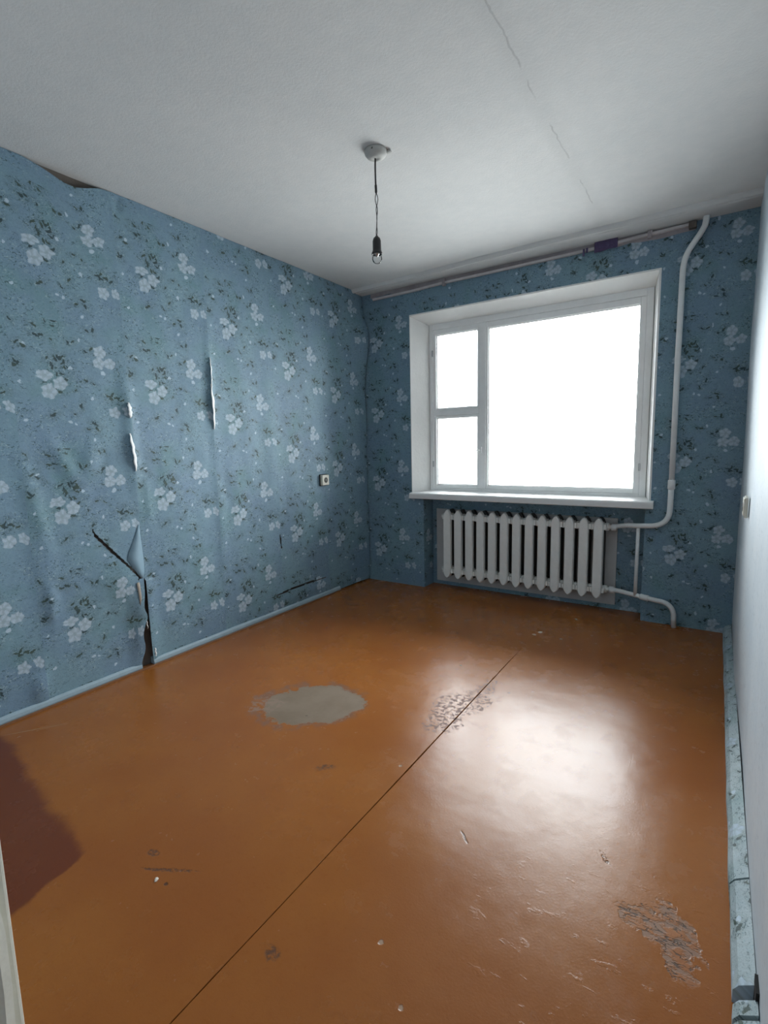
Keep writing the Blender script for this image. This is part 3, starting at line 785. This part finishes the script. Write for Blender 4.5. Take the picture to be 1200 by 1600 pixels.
# ------------------------------------------------------------------ radiator
rad = tag(empty('radiator', (1.375, .075, .10)), 'white cast-iron radiator with thirteen ribbed sections in the niche under the window sill', 'radiator')
PIT, NSEC = .0970, 13
def rad_section():
    bm = bmesh.new()
    def column(yc, dep, wd):
        # outline in XZ with pointed crown and foot, extruded in Y with a rounded face
        hw = wd/2; zb, zt = .004, .576
        out = [(-hw, .045), (-hw, .530), (-hw*.72, .553), (-.010, zt-.004), (0, zt), (.010, zt-.004), (hw*.72, .553), (hw, .530), (hw, .045), (hw*.72, .022), (.008, zb+.002), (0, zb), (-.008, zb+.002), (-hw*.72, .022)]
        ys = [(-dep/2, .80), (-dep/2+.005, .95), (-dep/2+.012, 1.0), (dep/2-.012, 1.0), (dep/2, .82)]
        rows = []
        for y, s in ys:
            rows.append([bm.verts.new((x*s, yc+y, .29+(z-.29)*(1-(1-s)*.12))) for x, z in out])
        for p, q in zip(rows, rows[1:]):
            for i in range(len(out)):
                j = (i+1) % len(out); bm.faces.new((p[i], p[j], q[j], q[i]))
        bm.faces.new(rows[0][::-1]); bm.faces.new(rows[-1])
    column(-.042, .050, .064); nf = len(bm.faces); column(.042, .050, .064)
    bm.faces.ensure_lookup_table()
    for q in bm.faces[nf:]: q.material_index = 1  # rear column coloured dark to paint in shade behind the front columns
    for z in (.512, .066):
        add_tube(bm, [(-PIT/2, 0, z), (-PIT/2+.010, 0, z), (-PIT/2+.014, 0, z), (PIT/2-.014, 0, z), (PIT/2-.010, 0, z), (PIT/2, 0, z)], [.028, .028, .024, .024, .028, .028], 16)
        # web joining the two columns and closing the crown
        zt = z+.030
        add_box(bm, -.026, .026, -.05, .05, z-.024, z+.030)
        add_box(bm, -PIT/2+.002, PIT/2-.002, -.050, .050, z-.016 if z > .3 else z-.020, z+.022 if z > .3 else z+.014)
    bmesh.ops.recalc_face_normals(bm, faces=bm.faces)
    me = bpy.data.meshes.new('radiator_section'); bm.to_mesh(me); bm.free(); me.materials.append(M_rad); me.materials.append(M_gapshade)
    return me
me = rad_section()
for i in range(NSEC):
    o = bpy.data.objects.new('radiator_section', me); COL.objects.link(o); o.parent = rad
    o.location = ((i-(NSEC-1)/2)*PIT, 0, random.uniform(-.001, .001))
XE = NSEC/2*PIT
for sx_, zz in ((1, .512), (1, .066), (-1, .512), (-1, .066)):
    lathe('end_plug', [(0, 0), (.026, 0), (.026, .010), (.017, .012), (.017, .024), (.0, .024)], M_rad, rad, 12, (sx_*XE, 0, zz), 'X' if sx_ > 0 else '-X')
for x in (-.40, .40):
    box('wall_bracket', x-.012, x+.012, .060, .0745, .03, .05, M_rad, rad, .003)
tag(box('backing_board', .630, 2.060, .150, .163, .035, .665, M_panel, None, .002),
    'grey-white flat board standing against the wall behind the radiator', 'board')

# ------------------------------------------------------------------ heating pipes
pp = tag(empty('heating_pipe', (2.385, -.05, 0)), 'white-painted heating pipe from ceiling past the window to the radiator and floor', 'pipe')
def P(x, y, z): return Vector((x-2.385, y+.05, z))
YP = -.045; RY = .075
ztop = .10+.512; zbot = .10+.066
xr_end = 1.375+XE+.027
path = [P(2.495, YP, H-.002), P(2.492, YP, 2.46)] + arc(P(2.488, YP, 2.43), P(2.475, YP, 2.40), P(2.45, YP, 2.365)) + arc(P(2.42, YP, 2.32), P(2.392, YP, 2.275), P(2.388, YP, 2.20)) + [P(2.386, YP, 1.7), P(2.388, YP, .93)]
tube('riser', path, .0165, M_pipe, pp, 14)
tube('coupling', [P(2.388, YP, .955), P(2.388, YP, .95), P(2.388, YP, .90), P(2.388, YP, .895)], [.018, .0215, .0215, .018], M_pipe, pp, 14)
path = [P(2.388, YP, .93), P(2.387, YP, .80)] + arc(P(2.386, YP, .76), P(2.384, YP, .668), P(2.29, YP+.01, .655)) + [P(2.20, -.01, .645)] + arc(P(2.14, .02, .640), P(2.09, .06, .628), P(2.05, RY, ztop+.004)) + [P(xr_end, RY, ztop)]
tube('supply_pipe', path, .0165, M_pipe, pp, 14)
tube('bypass_pipe', [P(2.208, -.008, .645), P(2.207, -.006, .40), P(2.206, -.004, .168)], .0115, M_pipe, pp, 12)
path = [P(xr_end, RY, zbot)] + arc(P(2.05, RY, zbot), P(2.10, .06, .170), P(2.15, .02, .172)) + [P(2.24, -.01, .168), P(2.30, -.03, .166)] + arc(P(2.34, YP, .165), P(2.425, YP, .165), P(2.437, YP, .09)) + [P(2.442, YP, .002)]
tube('return_pipe', path, .0155, M_pipe, pp, 14)
tube('coupling', [P(2.235, -.008, .168), P(2.24, -.010, .168), P(2.285, -.026, .167), P(2.29, -.028, .167)], [.017, .0205, .0205, .017], M_pipe, pp, 14)
lathe('union_nut', [(0, 0), (.025, 0), (.025, .030), (.018, .034), (0, .034)], M_pipe, pp, 8, tuple(P(xr_end, RY, ztop)), 'X')
lathe('union_nut', [(0, 0), (.025, 0), (.025, .030), (.018, .034), (0, .034)], M_pipe, pp, 8, tuple(P(xr_end, RY, zbot)), 'X')
lathe('ceiling_collar', [(0, 0), (.030, 0), (.030, -.012), (.0, -.012)], M_strip, pp, 16, tuple(P(2.495, YP, H-.001)))

# ------------------------------------------------------------------ pendant lamp
LX, LY = 1.284, -1.655
lamp = tag(empty('pendant_lamp', (LX, LY, H)), 'bare clear bulb in a black socket hanging on a thin wire from the ceiling', 'lamp')
lathe('ceiling_rose', [(0, -.0005), (.050, -.0005), (.051, -.006), (.048, -.016), (.040, -.026), (.026, -.033), (.012, -.035), (.010, -.033), (0, -.033)], M_rose, lamp, 32)
box('rose_tab', .036, .062, .022, .036, -.012, -.001, M_rose, lamp, .003)
box('rose_notch', -.004, .016, -.048, -.040, -.016, -.006, M_hole, lamp, .002)
wig = lambda z, k: Vector((.003*math.sin(z*17+k) - .004*(z < -.1)*min(1, (-z-.1)*8), .002*math.sin(z*23+k*2), z))
tube('cord', [wig(-.030-i*.012, 0) for i in range(10)], .0038, M_wire, lamp, 8)
tube('wire_joint', [wig(-.136, 0), wig(-.142, 0), wig(-.170, 0), wig(-.176, 0)], [.003, .0055, .0055, .003], M_wire, lamp, 10)
for ph in (0, math.pi):
    pts = []
    for i in range(40):
        t = i/39; z = -.172-.185*t
        amp = .0065*abs(math.sin(min(1, t/.30)*math.pi)) if t < .30 else .0045*abs(math.sin((t-.30)/.70*math.pi*3))*(1-t*.5)+.0010
        base = wig(z, 0); pts.append(base + Vector((amp*math.cos(ph+t*3), amp*math.sin(ph+t*3)*.6, 0)))
    tube('twisted_wire', pts, .0019, M_wire, lamp, 6)
sx0 = wig(-.355, 0)
skt = lathe('socket', [(0, 0), (.006, 0), (.008, -.004), (.015, -.010), (.019, -.022), (.0195, -.060), (.021, -.066), (.0245, -.074), (.025, -.079), (.021, -.079), (.020, -.066), (0, -.062)], M_black, lamp, 24, tuple(sx0))
bz = sx0 + Vector((0, 0, -.076))
blb = lathe('bulb', [(.013, .010), (.014, 0), (.019, -.006), (.0225, -.016), (.0225, -.024), (.019, -.034), (.012, -.040), (0, -.043)], M_bulb, lamp, 24, tuple(bz))
lathe('bulb_cap', [(0, .012), (.0135, .012), (.0135, .0), (.010, -.001), (.005, -.012), (0, -.014)], M_metal, blb, 16, tuple(bz))

# ------------------------------------------------------------------ wall sockets
def wall_socket(x, y, z, sgn, label, th=.034, base=None):
    r = tag(empty('wall_socket', (x, y, z)), label, 'socket')
    def bx(name, a, b, w, h, mat, bev):
        x0, x1 = sorted((sgn*a, sgn*b)); return box(name, x0, x1, -w/2, w/2, -h/2, h/2, mat, r, bev, 3)
    bx('mounting_base', 0, .012, .092, .092, base or M_dark, .004)
    bx('cover', .008, th, .082, .082, M_socket, .006)
    lathe('socket_well', [(.0, 0), (.021, 0), (.022, .001), (.020, .0025), (0, .0015)], M_hole, r, 24, (sgn*(th-.0005), 0, 0), 'X' if sgn > 0 else '-X')
    lathe('centre_screw', [(0, 0), (.004, 0), (.003, .0015), (0, .002)], M_metal, r, 10, (sgn*(th+.001), 0, 0), 'X' if sgn > 0 else '-X')
    return r
wall_socket(disp(-.604, .948)-.002, -.604, .948, 1, 'small square cream socket with a dark round well on the torn floral wall')
wall_socket(W-.004, -.915, .900, -1, 'square cream socket seen edge-on on the pale wall above the broken skirting', .017, M_socket)

# ------------------------------------------------------------------ crumbs on the floor
for i, (x, y, s, lb) in enumerate(((1.714, -.612, .015, 'smaller of two pale plaster crumbs at the radiator end of the floor joint'),
        (1.735, -.555, .019, 'larger of two pale plaster crumbs at the radiator end of the floor joint'),
        (1.872, -.195, .014, 'pale plaster crumb on the dark floor just in front of the radiator'),
        (1.875, -.60, .010, 'small pale crumb on the floor beside the two crumbs on the joint'),
        (1.504, -1.255, .010, 'pale crumb on the floor between the joint and the grey bare patch'),
        (1.355, -2.965, .010, 'single pale crumb on the floor near the dark red paint patch'))):
    bm = bmesh.new(); bmesh.ops.create_icosphere(bm, subdivisions=1, radius=1)
    for v_ in bm.verts:
        k = 1+.5*noise.noise(v_.co*1.7+Vector((i*3, 0, 0))); v_.co = Vector((v_.co.x*s*k, v_.co.y*s*.6*k, max(-.001, v_.co.z*s*.30*k)))
    o = from_bm('plaster_crumb', bm, M_crumb); o.location = (x, y, .0012); o.rotation_euler.z = i*1.1
    tag(o, lb, 'crumb', 'plaster crumbs on the floor')
